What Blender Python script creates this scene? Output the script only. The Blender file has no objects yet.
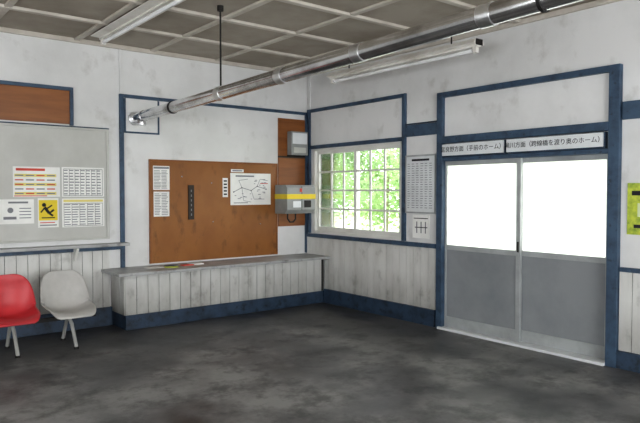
import bpy, math, random
from mathutils import Vector, Matrix
random.seed(7)
sc=bpy.context.scene
COL=bpy.context.collection

# ------------------------------------------------------------------ materials
def lin(c):
    return tuple(((v/255)/12.92 if v/255<=0.04045 else ((v/255+0.055)/1.055)**2.4) for v in c)+(1,)
def mat(name,rgb,rough=0.6,metal=0.0,rgb2=None,scale=(3,3,3),lo=0.4,hi=0.7,detail=6,bump=0.0,bscale=40,rvar=0.0,spec=0.5,grime=None,gscale=(1,1,1),glo=.5,ghi=.75,low=None):
    m=bpy.data.materials.new(name); m.use_nodes=True
    nt=m.node_tree; b=nt.nodes['Principled BSDF']
    b.inputs['Roughness'].default_value=rough; b.inputs['Metallic'].default_value=metal
    b.inputs['Specular IOR Level'].default_value=spec
    g=nt.nodes.new('ShaderNodeNewGeometry')
    if rgb2 is None: rgb2=tuple(max(0,v*0.93) for v in rgb)
    def nz(scale,detail):
        mp=nt.nodes.new('ShaderNodeMapping'); mp.inputs['Scale'].default_value=scale
        nt.links.new(g.outputs['Position'],mp.inputs['Vector'])
        n=nt.nodes.new('ShaderNodeTexNoise'); n.inputs['Scale'].default_value=1; n.inputs['Detail'].default_value=detail; n.inputs['Roughness'].default_value=0.6
        nt.links.new(mp.outputs[0],n.inputs['Vector']); return n
    n=nz(scale,detail)
    r=nt.nodes.new('ShaderNodeMapRange'); r.inputs['From Min'].default_value=lo; r.inputs['From Max'].default_value=hi
    nt.links.new(n.outputs['Fac'],r.inputs['Value'])
    mx=nt.nodes.new('ShaderNodeMix'); mx.data_type='RGBA'
    mx.inputs[6].default_value=lin(rgb); mx.inputs[7].default_value=lin(rgb2)
    nt.links.new(r.outputs[0],mx.inputs[0]); out=mx.outputs[2]
    if grime:
        n3=nz(gscale,8); r3=nt.nodes.new('ShaderNodeMapRange'); r3.inputs['From Min'].default_value=glo; r3.inputs['From Max'].default_value=ghi
        nt.links.new(n3.outputs['Fac'],r3.inputs['Value'])
        m3=nt.nodes.new('ShaderNodeMix'); m3.data_type='RGBA'; nt.links.new(out,m3.inputs[6]); m3.inputs[7].default_value=lin(grime)
        nt.links.new(r3.outputs[0],m3.inputs[0]); out=m3.outputs[2]
        if low:   # splash dirt that thins out with height above the floor
            sp=nt.nodes.new('ShaderNodeSeparateXYZ'); nt.links.new(g.outputs['Position'],sp.inputs[0])
            h=nt.nodes.new('ShaderNodeMapRange'); h.inputs['From Min'].default_value=low; h.inputs['From Max'].default_value=.15
            nt.links.new(sp.outputs['Z'],h.inputs['Value'])
            mu=nt.nodes.new('ShaderNodeMath'); mu.operation='MULTIPLY'; nt.links.new(h.outputs[0],mu.inputs[0]); nt.links.new(n3.outputs['Fac'],mu.inputs[1])
            m4=nt.nodes.new('ShaderNodeMix'); m4.data_type='RGBA'; nt.links.new(mu.outputs[0],m4.inputs[0]); nt.links.new(out,m4.inputs[6]); m4.inputs[7].default_value=lin(grime); out=m4.outputs[2]
    nt.links.new(out,b.inputs['Base Color'])
    if rvar:
        r2=nt.nodes.new('ShaderNodeMapRange'); r2.inputs['To Min'].default_value=rough-rvar; r2.inputs['To Max'].default_value=rough+rvar
        nt.links.new(n.outputs['Fac'],r2.inputs['Value']); nt.links.new(r2.outputs[0],b.inputs['Roughness'])
    if bump:
        n2=nt.nodes.new('ShaderNodeTexNoise'); n2.inputs['Scale'].default_value=bscale; n2.inputs['Detail'].default_value=4
        nt.links.new(g.outputs['Position'],n2.inputs['Vector'])
        bp=nt.nodes.new('ShaderNodeBump'); bp.inputs['Strength'].default_value=bump; bp.inputs['Distance'].default_value=0.01
        nt.links.new(n2.outputs['Fac'],bp.inputs['Height']); nt.links.new(bp.outputs[0],b.inputs['Normal'])
    return m
WALL=mat('wall_plaster',(222,222,221),0.75,rgb2=(202,202,200),scale=(1.0,1.0,1.0),lo=0.42,hi=0.75,bump=0.1,grime=(160,156,148),gscale=(3.5,3.5,3),glo=.57,ghi=.95)
PLANK=mat('painted_planks',(208,208,204),0.6,rgb2=(182,181,176),scale=(6,6,1.2),lo=0.42,hi=0.8,grime=(104,100,93),gscale=(6,6,4),glo=.58,ghi=.92,low=.62)
GAP=mat('plank_gap',(52,52,50),0.9)
BLUE=mat('blue_paint',(64,86,108),0.5,rgb2=(46,62,80),scale=(8,8,8),grime=(34,42,50),gscale=(20,20,20),glo=.58,ghi=.75)
DBLUE=mat('dark_blue_paint',(50,68,88),0.5,rgb2=(30,42,56),scale=(6,6,6),grime=(24,28,32),gscale=(12,12,12),glo=.55,ghi=.75)
BROWN=mat('plywood_brown',(150,100,50),0.36,rgb2=(130,82,38),scale=(1.6,1.6,1.2),lo=0.35,hi=0.68,detail=8,grime=(80,50,26),gscale=(6,6,3),glo=.56,ghi=.8)
BROWN2=mat('plywood_orange',(146,92,46),0.45,rgb2=(120,72,34),scale=(1.5,1.5,12),lo=0.35,hi=0.7,detail=8)
BOARD=mat('notice_board_grey',(192,192,187),0.6,rgb2=(178,178,172),scale=(2,2,2))
CEIL=mat('ceiling_panel',(168,160,148),0.8,rgb2=(142,133,120),scale=(1.2,1.2,1.2),lo=0.4,hi=0.7)
BATTEN=mat('ceiling_batten',(200,194,184),0.7,rgb2=(178,171,160),scale=(3,3,3))
WHITE=mat('white_enamel',(232,230,224),0.4,rgb2=(205,200,190))
TUBE=mat('tube_glass',(246,247,248),0.2)
STEEL=mat('stainless_pipe',(225,225,226),0.2,1.0,rgb2=(140,136,132),scale=(5,2.5,5),lo=0.45,hi=0.75,rvar=0.1)
BAND=mat('galvanised_band',(228,229,230),0.3,1.0)
DARK=mat('dark_iron',(42,40,38),0.6,0.4)
CHROME=mat('chrome',(200,200,205),0.25,1.0)
LEG=mat('painted_leg',(176,176,172),0.4,0.2)
RED=mat('red_shell',(196,58,64),0.35,rgb2=(170,44,52))
GREYS=mat('grey_shell',(182,180,176),0.4,rgb2=(160,158,154))
PAPER=mat('paper',(236,236,232),0.8)
INK=mat('ink_grey',(130,132,136),0.8)
INKD=mat('ink_dark',(36,36,40),0.8)
REDI=mat('ink_red',(205,84,70),0.8)
YEL=mat('yellow_print',(228,204,60),0.7)
PALEY=mat('pale_yellow_print',(226,214,130),0.7)
YGR=mat('yellow_green_print',(196,206,80),0.7,rgb2=(130,156,60),scale=(20,20,20))
GREYBOX=mat('box_grey',(150,152,150),0.45,rgb2=(130,132,130))
ALU=mat('door_aluminium',(176,180,180),0.4,0.2,rgb2=(150,152,152))
DPANEL=mat('door_lower_panel',(142,145,147),0.32,rgb2=(126,130,133),scale=(2,2,2))
SASH=mat('sash_wood_white',(226,226,220),0.5)
SIGN=mat('sign_white',(220,223,224),0.5)
BROWNS=mat('dark_wood_sign',(48,38,30),0.5)
BENCH=mat('bench_top_paint',(172,173,172),0.42,rgb2=(140,140,138),scale=(3,5,3),lo=0.42,hi=0.72,grime=(92,90,87),gscale=(8,8,8),glo=.55,ghi=.82)
CONC=mat('platform_concrete',(205,205,198),0.9,rgb2=(185,186,175),scale=(1,1,1))
GRASS=mat('grass',(212,220,185),0.9,rgb2=(195,208,160),scale=(.6,.6,.6))
BARK=mat('bark',(150,145,125),0.9)
WOODF=mat('fence_paint',(215,215,205),0.7)

def floor_mat():
    m=bpy.data.materials.new('stained_concrete'); m.use_nodes=True; nt=m.node_tree; b=nt.nodes['Principled BSDF']
    g=nt.nodes.new('ShaderNodeNewGeometry')
    def noise(s,d,dist=0,rg=.65):
        n=nt.nodes.new('ShaderNodeTexNoise'); n.inputs['Scale'].default_value=s; n.inputs['Detail'].default_value=d; n.inputs['Distortion'].default_value=dist; n.inputs['Roughness'].default_value=rg
        nt.links.new(g.outputs['Position'],n.inputs['Vector']); return n
    a=noise(0.9,11,0.1,.66); c=noise(2.8,10,0,.75)
    r=nt.nodes.new('ShaderNodeValToRGB'); e=r.color_ramp.elements
    e[0].position=.38; e[0].color=lin((58,57,58)); e[1].position=.62; e[1].color=lin((138,137,135))
    x=e.new(.5); x.color=lin((102,101,101))
    nt.links.new(a.outputs['Fac'],r.inputs[0])
    mx=nt.nodes.new('ShaderNodeMix'); mx.data_type='RGBA'; mx.blend_type='MULTIPLY'; mx.inputs[0].default_value=0.7
    r2=nt.nodes.new('ShaderNodeValToRGB'); r2.color_ramp.elements[0].position=.38; r2.color_ramp.elements[0].color=(.22,.22,.225,1); r2.color_ramp.elements[1].position=.52
    nt.links.new(c.outputs['Fac'],r2.inputs[0]); nt.links.new(r.outputs[0],mx.inputs[6]); nt.links.new(r2.outputs[0],mx.inputs[7])
    # shadow along the counter base, mixed into the floor colour with noise
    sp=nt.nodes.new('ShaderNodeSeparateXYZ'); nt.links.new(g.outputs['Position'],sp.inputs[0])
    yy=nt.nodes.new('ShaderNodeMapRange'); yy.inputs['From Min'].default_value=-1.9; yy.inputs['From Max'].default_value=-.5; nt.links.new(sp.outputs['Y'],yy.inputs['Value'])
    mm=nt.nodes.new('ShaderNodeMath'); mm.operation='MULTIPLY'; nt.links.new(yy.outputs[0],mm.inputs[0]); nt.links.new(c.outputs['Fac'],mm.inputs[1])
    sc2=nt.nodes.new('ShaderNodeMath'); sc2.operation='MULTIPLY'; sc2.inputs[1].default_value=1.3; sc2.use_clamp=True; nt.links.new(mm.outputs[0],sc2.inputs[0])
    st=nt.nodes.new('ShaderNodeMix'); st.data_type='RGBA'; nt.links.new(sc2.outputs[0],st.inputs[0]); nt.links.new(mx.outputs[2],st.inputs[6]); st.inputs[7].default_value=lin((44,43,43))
    nt.links.new(st.outputs[2],b.inputs['Base Color'])
    mr=nt.nodes.new('ShaderNodeMapRange'); mr.inputs['From Min'].default_value=.35; mr.inputs['From Max'].default_value=.65; mr.inputs['To Min'].default_value=.28; mr.inputs['To Max'].default_value=.65
    nt.links.new(a.outputs['Fac'],mr.inputs['Value']); nt.links.new(mr.outputs[0],b.inputs['Roughness'])
    bp=nt.nodes.new('ShaderNodeBump'); bp.inputs['Strength'].default_value=.2; bp.inputs['Distance'].default_value=.01
    nt.links.new(c.outputs['Fac'],bp.inputs['Height']); nt.links.new(bp.outputs[0],b.inputs['Normal'])
    return m
FLOOR=floor_mat()
def glass_mat(name,frost,tint=(1,1,1)):
    m=bpy.data.materials.new(name); m.use_nodes=True; nt=m.node_tree; nt.nodes.clear()
    o=nt.nodes.new('ShaderNodeOutputMaterial'); t=nt.nodes.new('ShaderNodeBsdfTransparent'); gl=nt.nodes.new('ShaderNodeBsdfGlossy'); gl.inputs['Roughness'].default_value=0.1 if not frost else .35
    base=t
    if frost:
        tr=nt.nodes.new('ShaderNodeBsdfTranslucent'); tr.inputs['Color'].default_value=(*tint,1)
        mm=nt.nodes.new('ShaderNodeMixShader'); mm.inputs[0].default_value=frost
        nt.links.new(t.outputs[0],mm.inputs[1]); nt.links.new(tr.outputs[0],mm.inputs[2]); base=mm
    fr=nt.nodes.new('ShaderNodeFresnel'); fr.inputs['IOR'].default_value=1.3
    m2=nt.nodes.new('ShaderNodeMixShader'); nt.links.new(fr.outputs[0],m2.inputs[0]); nt.links.new(base.outputs[0],m2.inputs[1]); nt.links.new(gl.outputs[0],m2.inputs[2])
    nt.links.new(m2.outputs[0],o.inputs['Surface']); return m
GLASS=glass_mat('clear_glass',0)
FROST=glass_mat('frosted_glass',0.97,(1,1,.97))
def leaf_mat():
    m=bpy.data.materials.new('leaves'); m.use_nodes=True; nt=m.node_tree; nt.nodes.clear()
    o=nt.nodes.new('ShaderNodeOutputMaterial'); d=nt.nodes.new('ShaderNodeBsdfDiffuse'); t=nt.nodes.new('ShaderNodeBsdfTranslucent')
    g=nt.nodes.new('ShaderNodeNewGeometry'); n=nt.nodes.new('ShaderNodeTexNoise'); n.inputs['Scale'].default_value=.7
    nt.links.new(g.outputs['Position'],n.inputs['Vector']); r=nt.nodes.new('ShaderNodeValToRGB')
    r.color_ramp.elements[0].position=.35; r.color_ramp.elements[0].color=lin((146,180,124)); r.color_ramp.elements[1].position=.65; r.color_ramp.elements[1].color=lin((196,218,166))
    nt.links.new(n.outputs['Fac'],r.inputs[0]); nt.links.new(r.outputs[0],d.inputs[0]); nt.links.new(r.outputs[0],t.inputs[0])
    m2=nt.nodes.new('ShaderNodeMixShader'); m2.inputs[0].default_value=.5; nt.links.new(d.outputs[0],m2.inputs[1]); nt.links.new(t.outputs[0],m2.inputs[2]); nt.links.new(m2.outputs[0],o.inputs[0]); return m
LEAF=leaf_mat()

# ------------------------------------------------------------------ mesh builder
class MB:
    def __init__(s): s.v=[];s.f=[];s.m=[];s.sm=[];s.mats=[]
    def mi(s,m):
        if m not in s.mats: s.mats.append(m)
        return s.mats.index(m)
    def add(s,vs,fs,m,smooth=False):
        o=len(s.v); s.v+= [Vector(v) for v in vs]; i=s.mi(m)
        for f in fs: s.f.append([o+k for k in f]); s.m.append(i); s.sm.append(smooth)
        return s
    def box(s,x0,x1,y0,y1,z0,z1,m):
        x0,x1=min(x0,x1),max(x0,x1); y0,y1=min(y0,y1),max(y0,y1); z0,z1=min(z0,z1),max(z0,z1)
        v=[(x0,y0,z0),(x1,y0,z0),(x1,y1,z0),(x0,y1,z0),(x0,y0,z1),(x1,y0,z1),(x1,y1,z1),(x0,y1,z1)]
        return s.add(v,[(0,3,2,1),(4,5,6,7),(0,1,5,4),(1,2,6,5),(2,3,7,6),(3,0,4,7)],m)
    def tube(s,pts,r,m,n=20,caps=True):
        pts=[Vector(p) for p in pts]; rr=r if isinstance(r,(list,tuple)) else [r]*len(pts)
        vs=[];fs=[]; prev=None
        for i,p in enumerate(pts):
            d=(pts[min(i+1,len(pts)-1)]-pts[max(i-1,0)]).normalized()
            if prev is None:
                a=d.orthogonal().normalized()
            else: a=(prev-d*prev.dot(d)).normalized()
            prev=a; b=d.cross(a)
            for k in range(n):
                t=2*math.pi*k/n; vs.append(p+(a*math.cos(t)+b*math.sin(t))*rr[i])
        for i in range(len(pts)-1):
            for k in range(n): fs.append((i*n+k,i*n+(k+1)%n,(i+1)*n+(k+1)%n,(i+1)*n+k))
        s.add(vs,fs,m,True)
        if caps:
            s.add(vs[:n],[tuple(reversed(range(n)))],m); s.add(vs[-n:],[tuple(range(n))],m)
        return s
    def prism(s,poly,axis,a,b,m):
        n=len(poly)
        def P(q,t): return (t,q[0],q[1]) if axis=='x' else ((q[0],t,q[1]) if axis=='y' else (q[0],q[1],t))
        vs=[P(q,a) for q in poly]+[P(q,b) for q in poly]
        fs=[tuple(range(n)),tuple(reversed(range(n,2*n)))]+[(i,n+i,n+(i+1)%n,(i+1)%n) for i in range(n)]
        return s.add(vs,fs,m)
    def done(s,name,bevel=0,parent=None,solid=0):
        lo=Vector([min(v[i] for v in s.v) for i in range(3)]); hi=Vector([max(v[i] for v in s.v) for i in range(3)]); c=(lo+hi)/2
        me=bpy.data.meshes.new(name); me.from_pydata([v-c for v in s.v],[],s.f)
        for m in s.mats: me.materials.append(m)
        me.polygons.foreach_set('material_index',s.m); me.polygons.foreach_set('use_smooth',s.sm)
        import bmesh
        bm=bmesh.new(); bm.from_mesh(me); bmesh.ops.recalc_face_normals(bm,faces=bm.faces); bm.to_mesh(me); bm.free()
        ob=bpy.data.objects.new(name,me); ob.location=c; COL.objects.link(ob)
        if bevel:
            b=ob.modifiers.new('bevel','BEVEL'); b.width=bevel; b.segments=2; b.limit_method='ANGLE'
        if parent: ob.parent=parent; ob.matrix_parent_inverse=parent.matrix_world.inverted()
        return ob
def rect(mb,w,u0,u1,v0,v1,d0,d1,m):
    if w=='B': mb.box(u0,u1,-d1,-d0,v0,v1,m)
    else: mb.box(-d1,-d0,u0,u1,v0,v1,m)
def text(body,loc,size,wall,m,parent,align='LEFT',sx=1):
    c=bpy.data.curves.new('lettering','FONT'); c.body=body; c.size=size; c.align_x=align; c.align_y='CENTER'; c.extrude=0.001
    c.materials.append(m); o=bpy.data.objects.new('lettering',c); COL.objects.link(o)
    o.rotation_euler=(math.pi/2,0,0) if wall=='B' else (math.pi/2,0,-math.pi/2)
    o.location=loc; o.scale=(sx,1,1); bpy.context.view_layer.update(); o.parent=parent; o.matrix_parent_inverse=parent.matrix_world.inverted()
    return o

XL=-7.8; YR=-10.6; H=3.37
# ------------------------------------------------------------------ shell
MB().box(XL-.15,.15,YR-.15,.15,-.1,0,FLOOR).done('floor')
MB().box(XL-.15,.15,0,.15,0,H,WALL).done('wall_back')
w=MB()
WY0,WY1,WZ0,WZ1=-1.98,-.16,1.0,2.23
DY0,DY1,DZ1=-4.60,-2.62,1.97
T=.15
w.box(0,T,WY1,0,0,H,WALL); w.box(0,T,WY0,WY1,0,WZ0,WALL); w.box(0,T,WY0,WY1,WZ1,H,WALL)
w.box(0,T,DY1,WY0,0,H,WALL); w.box(0,T,DY0,DY1,DZ1,H,WALL); w.box(0,T,YR,DY0,0,H,WALL)
w.done('wall_right')
w=MB(); w.box(XL-T,XL,YR,0,0,.9,WALL); w.box(XL-T,XL,YR,0,2.5,H,WALL); w.box(XL-T,XL,-2.6,0,.9,2.5,WALL); w.box(XL-T,XL,YR,-8.6,.9,2.5,WALL); w.done('wall_left')
w=MB(); w.box(XL,0,YR-T,YR,2.5,H,WALL); w.box(XL,0,YR-T,YR,0,.7,WALL); w.box(XL,-6.6,YR-T,YR,.7,2.5,WALL); w.box(-1.2,0,YR-T,YR,.7,2.5,WALL); w.done('wall_rear')
for nm,ax in (('window_2','l'),('window_3','r')):
    w=MB()
    if ax=='l':
        for k in range(5):
            y=-8.6+k*1.5; w.box(XL-.1,XL-.04,y-.03,y+.03,.9,2.5,SASH)
        w.box(XL-.1,XL-.04,-8.6,-2.6,.9,.96,SASH); w.box(XL-.1,XL-.04,-8.6,-2.6,2.44,2.5,SASH)
    else:
        for k in range(5):
            x=-6.6+k*1.35; w.box(x-.03,x+.03,YR-.1,YR-.04,.7,2.5,SASH)
        w.box(-6.6,-1.2,YR-.1,YR-.04,.7,.76,SASH); w.box(-6.6,-1.2,YR-.1,YR-.04,2.44,2.5,SASH)
    w.done(nm)

# ceiling with battens
MB().box(XL-.15,.15,YR-.15,.15,H,H+.1,CEIL).done('ceiling')
w=MB()
y=-.9
while y>YR: w.box(XL,0,y-.032,y+.032,H-.03,H,BATTEN); y-=.91
x=-.62
while x>XL: w.box(x-.032,x+.032,YR,0,H-.024,H,BATTEN); x-=.91
w.box(XL,0,-.035,0,H-.05,H,BATTEN); w.box(-.035,0,YR,0,H-.05,H,BATTEN)
w.done('trim_1',.004)

# ------------------------------------------------------------------ back wall trims
w=MB()
w.box(-2.81,0,-.03,0,2.745,2.785,BLUE)
w.box(-2.86,-2.81,-.035,0,.68,2.785,BLUE)
w.box(-.045,0,-.03,0,.69,2.745,BLUE)
w.done('trim_2',.003)
MB().box(-2.855,-2.825,-.02,0,2.79,H-.05,WALL).done('trim_3',.003)
MB().box(-.02,0,-.10,-.06,2.8,H-.05,WALL).done('trim_4')
w=MB(); w.box(-2.79,-2.36,-.014,0,2.33,2.735,WALL)
for a in ((-2.80,-2.78,2.32,2.74),(-2.37,-2.35,2.32,2.74),(-2.78,-2.37,2.32,2.34)): w.box(a[0],a[1],-.024,0,a[2],a[3],BLUE)
w.done('flue_wall_plate',.002)

def planks(name,specs,d,step=.118):
    w=MB()
    for wall,u0,u1,v0,v1 in specs:
        rect(w,wall,u0,u1,v0,v1,0.0,d*.5,GAP)
        u=u0
        while u<u1-.02:
            e=min(u+step-.005,u1); rect(w,wall,u,e,v0,v1,d*.5,d,PLANK); u+=step
    return w.done(name,.0025)
planks('wainscot_back',[('B',XL,-3.0,.22,.90)],.022)
planks('wainscot_right',[('R',-2.54,-.46,.2,.93),('R',-.46,-.02,.68,.93),('R',YR,-4.70,.16,.88)],.022)
MB().box(XL,-2.98,-.05,0,0,.22,DBLUE).done('baseboard_back',.004)
w=MB(); w.box(-.05,0,-2.54,-.46,0,.2,DBLUE); w.box(-.05,0,YR,-4.70,0,.16,DBLUE); w.done('baseboard_right',.004)
w=MB(); w.box(XL,-2.80,-.17,0,.955,.99,BENCH); w.box(XL,-2.86,-.035,0,.905,.955,BLUE)
for x in (-6.4,-5.2,-4.35,-3.42): w.prism([(-.024,.955),(-.15,.955),(-.15,.935),(-.045,.80),(-.024,.80)],'x',x,x+.03,SASH)
w.done('ledge_shelf',.004)

# notice board
w=MB(); w.box(-4.95,-3.03,-.03,0,1.06,2.32,BOARD)
w.box(-4.98,-3.0,-.045,0,2.32,2.345,BOARD); w.box(-4.98,-3.0,-.045,0,1.04,1.06,BOARD); w.box(-3.03,-3.0,-.045,0,1.06,2.32,BOARD); w.box(-4.98,-4.95,-.045,0,1.06,2.32,BOARD)
w.box(-4.98,-2.99,-.03,0,2.346,2.36,DBLUE)
w.done('notice_board',.003)
w=MB(); w.box(-5.3,-3.44,-.025,0,2.38,2.76,BROWN2)
w.box(-5.34,-3.40,-.04,0,2.76,2.80,BLUE); w.box(-3.44,-3.40,-.04,0,2.365,2.76,BLUE)
w.done('wood_cladding_panel',.003)

# ---- papers
def paper(name,wall,u0,u1,v0,v1,d,cols=1,rows=8,head=None,base=PAPER,ink=INK,grid=False,th=.17):
    w=MB(); rect(w,wall,u0,u1,v0,v1,d,d+.004,base)
    W=u1-u0; Hh=v1-v0; top=v1-.06*Hh; e=d+.004
    if head is not None:
        rect(w,wall,u0+.03*W,u1-.03*W,v1-.12*Hh,v1-.04*Hh,e,e+.001,head); top=v1-.17*Hh
    st=(top-v0-.05*Hh)/rows
    for c in range(cols):
        a=u0+W*(.05+.9*c/cols); b=u0+W*(.05+.9*(c+1)/cols)-.02*W
        for r in range(rows):
            z=top-st*(r+.5); l=(b-a)*random.uniform(.7,1)
            if wall=='R': rect(w,wall,b-l,b,z-st*th,z+st*th,e,e+.001,ink)
            else: rect(w,wall,a,a+l,z-st*th,z+st*th,e,e+.001,ink)
    if grid:
        for c in range(cols+1):
            u=u0+W*(.04+.92*c/cols); rect(w,wall,u-.0015,u+.0015,v0+.04*Hh,top,e,e+.0015,INKD)
        for z in (v0+.04*Hh,top): rect(w,wall,u0+.04*W,u1-.04*W,z-.002,z+.002,e,e+.0015,INKD)
    return w.done(name)
w=MB(); D=.031
rect(w,'B',-4.05,-3.56,1.545,1.88,D,D+.003,PAPER)
rect(w,'B',-4.02,-3.72,1.835,1.862,.034,.035,REDI)
for r in range(5):
    rect(w,'B',-4.035,-3.60,1.568+r*.05,1.600+r*.05,.034,.0345,[PALEY,PAPER,PALEY,PAPER,PALEY][r])
    for c in range(4):
        rect(w,'B',-4.03+c*.11,-3.945+c*.11,1.577+r*.05,1.590+r*.05,.0345,.035,[INK,REDI,INK,INK,REDI][(r*3+c)%5])
rect(w,'B',-4.04,-3.70,1.552,1.562,.034,.035,REDI)
w.done('safety_notice')
paper('timetable_sheet','B',-3.54,-3.06,1.545,1.885,.031,7,9,None,PAPER,INK,True)
w=MB(); rect(w,'B',-4.19,-3.84,1.25,1.52,.031,.034,PAPER)
rect(w,'B',-4.10,-3.90,1.475,1.495,.034,.035,INK)
w.tube([(-4.08,-.034,1.40),(-4.08,-.036,1.40)],.03,INK); rect(w,'B',-4.15,-4.02,1.30,1.33,.034,.035,INK)
for r in range(4): rect(w,'B',-3.99,-3.87,1.31+r*.035,1.32+r*.035,.034,.035,INK)
w.done('etiquette_notice')
w=MB(); rect(w,'B',-3.80,-3.58,1.20,1.53,.031,.034,PAPER); rect(w,'B',-3.79,-3.59,1.28,1.51,.034,.035,YEL)
w.tube([(-3.735,-.0355,1.455),(-3.735,-.037,1.455)],.022,INKD)
def limb(a,b,t):
    a=Vector((a[0],0,a[1]));b=Vector((b[0],0,b[1])); n=(b-a).normalized(); p=Vector((-n.z,0,n.x))*t
    q=[a+p,b+p,b-p,a-p]; w.add([(v.x,-.036,v.z) for v in q],[(0,1,2,3)],INKD)
limb((-3.73,1.43),(-3.68,1.36),.016); limb((-3.68,1.36),(-3.63,1.40),.011); limb((-3.68,1.36),(-3.64,1.33),.011); limb((-3.71,1.41),(-3.65,1.45),.008); limb((-3.73,1.42),(-3.77,1.37),.008)
limb((-3.76,1.31),(-3.62,1.31),.006)
rect(w,'B',-3.78,-3.60,1.22,1.232,.034,.035,INK); rect(w,'B',-3.78,-3.62,1.25,1.26,.034,.035,REDI)
w.done('slip_warning_poster')
paper('fare_table_sheet','B',-3.54,-3.06,1.195,1.525,.031,5,9,PALEY,PAPER,INK,True)

# centre plywood board
w=MB(); w.box(-2.48,-.56,-.018,0,.70,1.995,BROWN); w.box(-2.49,-.55,-.026,0,1.985,2.01,BROWN2)
w.box(-2.49,-2.47,-.026,0,.70,1.99,BROWN2); w.box(-.57,-.55,-.026,0,.70,1.99,BROWN2)
w.done('plywood_notice_board',.002)
paper('printed_notice','B',-2.44,-2.22,1.625,1.93,.019,2,13,INK,th=.2)
paper('printed_notice','B',-2.435,-2.225,1.29,1.605,.019,2,14,None,th=.2)
w=MB(); rect(w,'B',-1.962,-1.882,1.24,1.69,.019,.034,BROWNS)
for r in range(6): rect(w,'B',-1.928,-1.916,1.29+r*.062,1.32+r*.062,.034,.035,INK)
w.done('wooden_plaque',.002)
w=MB(); rect(w,'B',-1.33,-.67,1.42,1.86,.019,.022,PAPER)
def seg(x0,z0,x1,z1,t=.003,m=INK): 
    a=Vector((x0,0,z0));b=Vector((x1,0,z1)); n=(b-a).normalized(); p=Vector((-n.z,0,n.x))*t
    w.add([(v.x,-.0235,v.z) for v in (a+p,b+p,b-p,a-p)],[(0,1,2,3)],m)
P=[(-1.28,1.60),(-1.15,1.66),(-1.0,1.62),(-.9,1.68),(-.75,1.64)]
for a,b in zip(P,P[1:]): seg(*a,*b,.004,INK)
seg(-1.0,1.62,-.95,1.50); seg(-.95,1.5,-.78,1.5); seg(-1.15,1.66,-1.2,1.76); seg(-.9,1.68,-.85,1.78); seg(-1.15,1.66,-1.12,1.48); seg(-.85,1.78,-.72,1.76); seg(-1.2,1.76,-1.05,1.78); seg(-1.12,1.48,-1.0,1.46)
seg(-1.25,1.82,-.95,1.82,.010,INK); seg(-1.28,1.45,-1.05,1.45,.005,INK); seg(-.85,1.72,-.72,1.72,.005,REDI)
for k in range(26):
    xx=random.uniform(-1.28,-.78); zz=random.uniform(1.46,1.78); seg(xx,zz,xx+random.uniform(.02,.05),zz,.004,INK)
for p in P: seg(p[0]-.008,p[1],p[0]+.008,p[1],.008,INKD)
w.done('route_map_sheet')
w=MB(); rect(w,'B',-1.45,-1.37,1.53,1.79,.019,.022,PAPER)
for r in range(5): rect(w,'B',-1.435,-1.385,1.56+r*.045,1.58+r*.045,.022,.023,INKD)
w.done('ticket_notice')
w=MB(); rect(w,'B',-1.32,-1.12,1.872,1.912,.019,.022,PAPER); rect(w,'B',-1.30,-1.14,1.885,1.90,.022,.023,INK); w.done('caption_label')
w=MB()
for (a,b) in ((-1.62,1.72),(-1.60,1.2),(-2.05,1.8),(-.85,1.15)): w.tube([(a,-.019,b),(a,-.026,b)],.008,CHROME,10)
w.done('drawing_pins')

w=MB(); w.box(-.53,-.05,-.017,0,2.12,2.67,BROWN2); w.box(-.53,-.05,-.017,0,1.10,2.10,BROWN2); w.box(-.53,-.05,-.022,0,2.10,2.125,BROWNS)
w.done('timber_backboard',.002)
w=MB(); w.box(-.38,-.08,-.13,-.024,2.14,2.48,GREYBOX); w.box(-.36,-.10,-.136,-.13,2.30,2.46,SIGN); w.box(-.34,-.12,-.137,-.13,2.17,2.25,BOARD); w.box(-.385,-.075,-.06,-.024,2.12,2.14,DARK)
w.done('speaker_box',.008)
w=MB()
w.prism([(-.027,1.29),(-.27,1.29),(-.33,1.35),(-.33,1.66),(-.29,1.70),(-.027,1.70)],'x',-.60,-.10,GREYBOX)
w.prism([(-.027,1.50),(-.336,1.50),(-.336,1.57),(-.027,1.57)],'x',-.605,-.095,YEL)
w.box(-.50,-.36,-.338,-.33,1.38,1.47,SIGN); w.box(-.30,-.18,-.338,-.33,1.38,1.48,DARK); w.box(-.38,-.34,-.338,-.33,1.60,1.65,REDI)
w.box(-.345,-.340,-.335,-.325,1.34,1.68,DARK)
w.tube([(-.5,-.2,1.29),(-.5,-.2,1.22),(-.46,-.2,1.17),(-.40,-.2,1.17),(-.36,-.2,1.21),(-.36,-.2,1.29)],.012,DARK,10)
w.done('ticket_validator_box',.006)

# ------------------------------------------------------------------ bench / counter
w=MB()
w.box(-3.10,-.03,-.60,-.001,.645,.68,BENCH)
w.box(-2.97,-.03,-.455,-.001,.0,.17,DBLUE)
w.box(-2.96,-.03,-.43,-.001,.17,.645,GAP)
x=-2.97
while x<-.1:
    w.box(x,min(x+.133,-.03),-.445,-.425,.17,.645,PLANK); x+=.138
y=-.425
while y<-.05: w.box(-2.98,-2.955,y,min(y+.132,-.01),.17,.645,PLANK); y+=.138
w.done('bench',.004)
w=MB()
for i,(x,y,a,m,l) in enumerate(((-2.55,-.28,.2,PAPER,.2),(-2.36,-.36,-.3,YGR,.16),(-2.30,-.22,.5,BLUE,.15),(-2.12,-.30,.1,REDI,.14),(-1.98,-.25,-.2,PAPER,.18))):
    c,s=math.cos(a),math.sin(a)
    q=[(x+c*u*l-s*v*l*.7,y+s*u*l+c*v*l*.7) for u,v in ((-.5,-.5),(.5,-.5),(.5,.5),(-.5,.5))]
    w.prism(q,'z',.6805,.684+.002*i,m)
w.done('leaflets')

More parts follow.
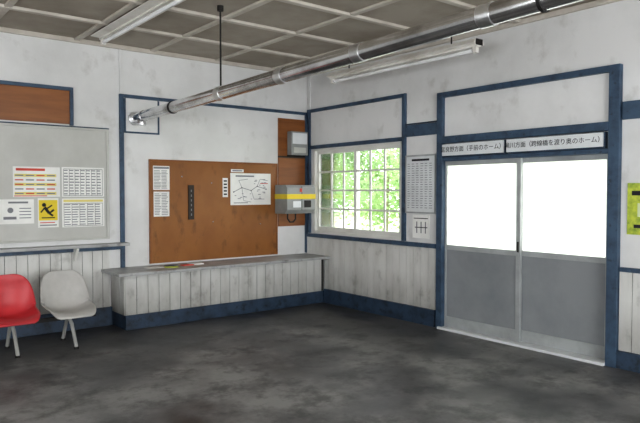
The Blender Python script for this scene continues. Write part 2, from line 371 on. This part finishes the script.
# ------------------------------------------------------------------ right wall trims
w=MB()
w.box(-.035,0,-2.01,-.045,2.775,2.82,BLUE)
w.box(-.035,0,-2.045,-1.99,.99,2.82,BLUE)
w.box(-.035,0,-.11,-.06,.99,2.775,BLUE)
w.box(-.035,0,-1.99,-.11,2.235,2.285,BLUE)
w.box(-.05,0,-2.55,-.045,.935,.985,BLUE)
w.box(-.03,0,-2.55,-2.045,2.28,2.42,BLUE)
w.box(-.03,0,-2.55,-2.045,2.425,2.44,DBLUE)
w.box(-.03,0,YR,-4.71,2.25,2.41,BLUE)
w.box(-.035,0,YR,-4.71,.88,.92,BLUE)
w.done('trim_5',.003)
MB().box(-.012,0,-1.985,-.115,2.29,2.77,WALL).done('trim_6')
w=MB()
w.box(.0,.13,WY0,WY1,WZ0,WZ0+.03,SASH); w.box(.0,.13,WY0,WY1,WZ1-.03,WZ1,SASH); w.box(0,.13,WY0,WY0+.03,WZ0,WZ1,SASH); w.box(0,.13,WY1-.03,WY1,WZ0,WZ1,SASH)
mid=(WY0+WY1)/2
for a,b,x in ((WY0+.03,mid+.025,.03),(mid-.025,WY1-.03,.065)):
    z0,z1=WZ0+.03,WZ1-.03
    w.box(x-.015,x+.015,a,a+.045,z0,z1,SASH); w.box(x-.015,x+.015,b-.045,b,z0,z1,SASH)
    w.box(x-.015,x+.015,a+.045,b-.045,z0,z0+.06,SASH); w.box(x-.015,x+.015,a+.045,b-.045,z1-.045,z1,SASH)
    for k in (1,2):
        yy=a+.045+(b-a-.09)*k/3; w.box(x-.011,x+.011,yy-.013,yy+.013,z0+.06,z1-.045,SASH)
    for k in (1,2,3):
        zz=z0+.06+(z1-z0-.105)*k/4; w.box(x-.0105,x+.0105,a+.045,b-.045,zz-.012,zz+.012,SASH)
    w.box(x-.002,x+.002,a+.03,b-.03,z0+.03,z1-.03,GLASS)
w.done('window_1')

# door frame
w=MB()
w.box(-.06,.0,-2.66,-2.575,0,2.75,BLUE); w.box(-.06,0,-4.70,-4.60,0,2.75,BLUE)
w.box(-.06,0,-4.60,-2.66,2.69,2.75,BLUE)
w.box(-.07,0,-4.60,-2.66,2.16,2.24,BLUE)
w.box(-.04,.10,-4.60,-2.62,1.955,2.0,BLUE)
w.done('trim_7',.004)
MB().box(-.014,0,-4.60,-2.66,2.24,2.69,WALL).done('trim_8')
def sign(y0,y1,txt,name,fs):
    w=MB(); w.box(-.085,-.06,y0,y1,2.015,2.145,SIGN); w.box(-.06,0,y0-.01,y1+.01,2.002,2.152,DBLUE)
    o=w.done(name,.002); bpy.context.view_layer.update()
    text(txt,(-.0862,(y0+y1)/2,2.08),fs,'R',INKD,o,'CENTER')
    return o
sign(-3.50,-2.68,'富良野方面（手前のホーム）','direction_sign',.066)
sign(-4.56,-3.54,'滝川方面（跨線橋を渡り奥のホーム）','direction_sign',.062)
def door(y0,y1,x):
    w=MB(); z1=1.955
    w.box(x-.018,x+.018,y0,y0+.05,.03,z1,ALU); w.box(x-.018,x+.018,y1-.05,y1,.03,z1,ALU)
    w.box(x-.018,x+.018,y0+.05,y1-.05,z1-.05,z1,ALU); w.box(x-.018,x+.018,y0+.05,y1-.05,.93,.985,ALU); w.box(x-.018,x+.018,y0+.05,y1-.05,.03,.15,ALU)
    w.box(x-.008,x+.008,y0+.05,y1-.05,.15,.93,DPANEL)
    w.box(x-.003,x+.003,y0+.05,y1-.05,.985,z1-.05,FROST)
    return w
w=door(-3.66,-2.63,.02); w.box(-.004,.006,-3.645,-3.625,.97,1.08,DARK); w.done('door_1',.002)
w=door(-4.59,-3.60,.065); w.box(.04,.05,-3.64,-3.62,.97,1.08,DARK); w.done('door_2',.002)
MB().box(-.09,.14,-4.60,-2.62,0,.028,SIGN).done('door_sill',.004)

w=MB(); w.box(-.03,-.001,-2.54,-2.06,1.34,2.05,SIGN)
w.box(-.038,-.03,-2.54,-2.06,2.03,2.05,ALU); w.box(-.038,-.03,-2.54,-2.06,1.34,1.36,ALU); w.box(-.038,-.03,-2.54,-2.525,1.36,2.03,ALU); w.box(-.038,-.03,-2.075,-2.06,1.36,2.03,ALU)
w.box(-.0315,-.03,-2.44,-2.16,1.975,2.0,INKD)
for r in range(20):
    z=1.945-r*.028
    for c in range(6):
        y=-2.09-c*.07; w.box(-.0315,-.03,y-.05*random.uniform(.6,1),y,z-.007,z,INK)
w.done('station_timetable')
w=MB(); w.box(-.012,-.001,-2.43,-2.16,1.04,1.32,PAPER)
for y in (-2.23,-2.30,-2.37): w.box(-.0135,-.012,y-.008,y+.008,1.10,1.24,INK)
w.box(-.0135,-.012,-2.41,-2.18,1.275,1.285,INKD); w.box(-.0135,-.012,-2.40,-2.20,1.165,1.175,INKD); w.done('exit_notice')
w=MB(); w.box(-.01,-.001,-5.15,-4.76,1.22,1.68,YGR); w.box(-.012,-.01,-5.05,-4.80,1.57,1.61,INKD); w.box(-.012,-.01,-5.1,-4.82,1.28,1.31,INKD); w.box(-.0115,-.01,-5.05,-4.85,1.38,1.5,GRASS); w.done('tourist_poster')

# ------------------------------------------------------------------ flue pipe
w=MB()
X=-2.67; z0=2.50; z1=2.60
def pz(y): return z0+(z1-z0)*abs(y)/5.2
w.tube([(X,-.002,pz(0)),(X,-.12,pz(.12)),(X,-9.6,pz(9.6))],.062,STEEL,32,False)
w.tube([(X,-.026,pz(0)),(X,-.05,pz(0))],.085,BAND,32)
w.tube([(X,-.14,pz(0)),(X,-.32,pz(.32))],.068,STEEL,32)
w.tube([(X,-.23,pz(.2)),(X,-.23,pz(.2)-.08)],.055,STEEL,32)
w.tube([(X,-.23,pz(.2)-.08),(X,-.23,pz(.2)-.10)],.060,BAND,32)
for y in (-2.15,-3.17,-4.12,-5.2,-6.2,-7.4,-8.6):
    w.tube([(X,y-.045,pz(y-.045)),(X,y+.045,pz(y+.045))],.0675,BAND,32)
for y in (-1.1,-5.55,-6.9): w.tube([(X,y-.01,pz(y)),(X,y+.01,pz(y))],.069,DARK,32)
for y in (-2.15,-6.2,-9.0): w.tube([(X,y,pz(y)+.06),(X,y,H-.001)],.009,DARK,8)
w.tube([(X,-2.15,H-.05),(X,-2.15,H-.001)],.03,DARK,16)
w.tube([(X,-9.6,pz(9.6)+0.03),(X,-9.6,0.9)],.062,STEEL,32)
w.tube([(X,-9.6,0.9),(X,-9.6,.25)],.28,DARK,32); w.tube([(X-.2,-9.45,.25),(X-.2,-9.45,.0)],.02,DARK,12); w.tube([(X+.2,-9.45,.25),(X+.2,-9.45,.0)],.02,DARK,12); w.tube([(X,-9.8,.25),(X,-9.8,.0)],.02,DARK,12)
w.done('stove_flue_pipe')

# ------------------------------------------------------------------ fluorescent fixtures
def fixture(name,x,y0,y1,ztop,hang,wd=.11):
    w=MB()
    zt=ztop-hang
    w.prism([(x-wd,zt-.045),(x-.05,zt),(x+.05,zt),(x+wd,zt-.045),(x+wd-.005,zt-.05),(x+.03,zt-.055),(x+.03,zt-.075),(x-.03,zt-.075),(x-.03,zt-.055),(x-wd+.005,zt-.05)],'y',y0,y1,WHITE)
    w.tube([(x,y0+.06,zt-.105),(x,y1-.06,zt-.105)],.019,TUBE,20)
    for y in (y0+.02,y1-.06): w.box(x-.025,x+.025,y,y+.04,zt-.13,zt-.07,WHITE)
    for y in (y0+.055,y1-.075): w.tube([(x,y,zt-.105),(x,y+.02,zt-.105)],.0195,CHROME,16)
    if hang:
        w.box(x-.055,x+.055,y0-.004,y0,zt-.06,zt,DARK)
        for y in (y0+.35,y1-.35): w.tube([(x,y,zt),(x,y,ztop)],.008,DARK,10)
    return w.done(name)
fixture('fluorescent_ceiling_light',-3.20,-2.82,-.43,H,0,.13)
fixture('fluorescent_ceiling_light',-.50,-3.5,-1.18,H-.02,.22,.085)

# ------------------------------------------------------------------ chairs
def interp(P,t):
    n=len(P)-1; f=t*n; i=min(int(f),n-1); u=f-i
    p0=P[max(i-1,0)];p1=P[i];p2=P[i+1];p3=P[min(i+2,n)]
    return [0.5*((2*b)+(-a+c)*u+(2*a-5*b+4*c-d)*u*u+(-a+3*b-3*c+d)*u**3) for a,b,c,d in zip(p0,p1,p2,p3)]
def chair(cx,cy,m):
    P=[(-.27,.315,.15,.0),(-.262,.337,.19,.01),(-.17,.36,.225,.04),(-.03,.345,.235,.075),(.08,.338,.238,.10),(.15,.36,.24,.115),(.19,.43,.242,.115),(.215,.53,.238,.09),(.235,.62,.222,.065),(.253,.69,.19,.04),(.262,.735,.14,.02),(.265,.75,.08,.0)]
    NU,NV=24,44; w=MB(); vs=[]
    for j in range(NV+1):
        y,z,hw,cu=interp(P,j/NV)
        y2,z2=interp(P,min(1,j/NV+.01))[:2]; y1,z1=interp(P,max(0,j/NV-.01))[:2]
        d=Vector((0,y2-y1,z2-z1)).normalized(); n=Vector((0,-d.z,d.y))
        for i in range(NU+1):
            u=-1+2*i/NU; c=cu*abs(u)**2.4
            vs.append(Vector((cx+u*hw,cy+y,z))+n*c)
    fs=[(j*(NU+1)+i,j*(NU+1)+i+1,(j+1)*(NU+1)+i+1,(j+1)*(NU+1)+i) for j in range(NV) for i in range(NU)]
    w.add(vs,fs,m,True)
    root=w.done('shell')
    so=root.modifiers.new('s','SOLIDIFY'); so.thickness=.014; so.offset=-1
    e=bpy.data.objects.new('waiting_chair',None); COL.objects.link(e); e.location=(cx,cy,0); bpy.context.view_layer.update()
    root.parent=e; root.matrix_parent_inverse=e.matrix_world.inverted()
    w=MB()
    w.box(cx-.275,cx+.275,cy-.03,cy+.03,.265,.30,DARK)
    w.box(cx-.12,cx+.12,cy-.12,cy+.10,.30,.322,DARK)
    w.tube([(cx,cy-.0,.285),(cx-.0,cy-.10,.23),(cx-.0,cy-.25,.012)],.018,LEG,14)
    w.tube([(cx,cy+.02,.285),(cx-.0,cy+.08,.23),(cx-.0,cy+.22,.012)],.018,LEG,14)
    for s in (-.25,.22): w.tube([(cx,cy+s,.0),(cx,cy+s,.02)],.024,DARK,14)
    w.done('legs',parent=e)
chair(-3.67,-.68,GREYS); chair(-4.22,-.68,RED)

# ------------------------------------------------------------------ outside
MB().box(.15,5.0,-30,22,-.5,-.12,CONC).done('platform')
MB().box(5.0,80,-60,60,-1.4,-1.2,GRASS).done('ground')
w=MB()
for k in range(24): w.box(5.05,5.15,-14+k*1.5,-13.9+k*1.5,-1.2,.5,WOODF)
w.box(5.03,5.05,-14,21,.25,.38,WOODF); w.box(5.03,5.05,-14,21,-.2,-.07,WOODF); w.done('platform_fence')
def tree(x,y,h,r,n):
    w=MB()
    w.tube([(x,y,-1.25),(x+.1,y,h*.35),(x,y+.1,h*.8)],[.12,.08,.03],BARK,10)
    cl=[(x+random.gauss(0,r*.6),y+random.gauss(0,r*.6),.5+(h-.5)*random.uniform(.0,1),random.uniform(.6,1.2)) for _ in range(34)]
    vs=[];fs=[]
    for _ in range(n):
        c=random.choice(cl); d=Vector((random.gauss(0,1),random.gauss(0,1),random.gauss(0,1)))*c[3]*.55
        p=Vector(c[:3])+d; a=Vector((random.gauss(0,1),random.gauss(0,1),random.gauss(0,1))).normalized(); b=a.orthogonal().normalized(); s=random.uniform(.07,.14)
        o=len(vs); vs+=[p-a*s,p+b*s*.55,p+a*s,p-b*s*.55]; fs.append((o,o+1,o+2,o+3))
    w.add(vs,fs,LEAF)
    w.done('tree')
for (x,y,h) in ((11,4,5.5),(12,7.5,6),(12.5,11,6.5),(14,14.5,6.5),(15,18,7),(13,1,5.5),(17,9,8),(19,15,8.5),(17,21,8)): tree(x,y,h,2.0,6500)

# ------------------------------------------------------------------ light
wd=bpy.data.worlds.new('overcast_sky'); sc.world=wd; wd.use_nodes=True; nt=wd.node_tree
bg=nt.nodes['Background']; tc=nt.nodes.new('ShaderNodeTexCoord'); no=nt.nodes.new('ShaderNodeTexNoise'); no.inputs['Scale'].default_value=1.5
rp=nt.nodes.new('ShaderNodeValToRGB'); rp.color_ramp.elements[0].color=(.86,.92,1,1); rp.color_ramp.elements[1].color=(1,1,1,1)
nt.links.new(tc.outputs['Generated'],no.inputs[0]); nt.links.new(no.outputs['Fac'],rp.inputs[0]); nt.links.new(rp.outputs[0],bg.inputs[0]); bg.inputs[1].default_value=4.6
def area(name,loc,rot,sx,sy,p,portal=False,col=(1,1,1)):
    l=bpy.data.lights.new(name,'AREA'); l.shape='RECTANGLE'; l.size=sx; l.size_y=sy; l.energy=p; l.color=col
    if portal: l.cycles.is_portal=True
    o=bpy.data.objects.new(name,l); o.location=loc; o.rotation_euler=rot; COL.objects.link(o)
area('daylight_rear',(-3.9,YR-.12,1.6),(math.pi/2,0,0),5.2,1.7,250,col=(.98,.99,1))
area('daylight_left',(XL-.12,-5.6,1.7),(math.pi/2,0,-math.pi/2),5.8,1.5,50,col=(.98,.99,1))
area('sky_portal_window',(.16,mid,1.615),(math.pi/2,0,math.pi/2),1.8,1.2,1,True)
area('sky_portal_door',(.16,-3.61,1.0),(math.pi/2,0,math.pi/2),1.9,1.9,1,True)

# ------------------------------------------------------------------ camera
f=614.0; th=math.radians(51.5); ph=math.atan(19.5/614)
cd=bpy.data.cameras.new('camera'); cd.sensor_width=36; cd.lens=36*f/640; cd.clip_end=300
cam=bpy.data.objects.new('camera',cd); COL.objects.link(cam)
cam.location=(-5.6,-7.356,1.6); cam.rotation_euler=(math.pi/2-ph,0,th-math.pi/2)
sc.camera=cam
sc.view_settings.view_transform='Standard'
for lk in ('Medium High Contrast','Standard - Medium High Contrast'):
    try: sc.view_settings.look=lk; break
    except Exception: pass
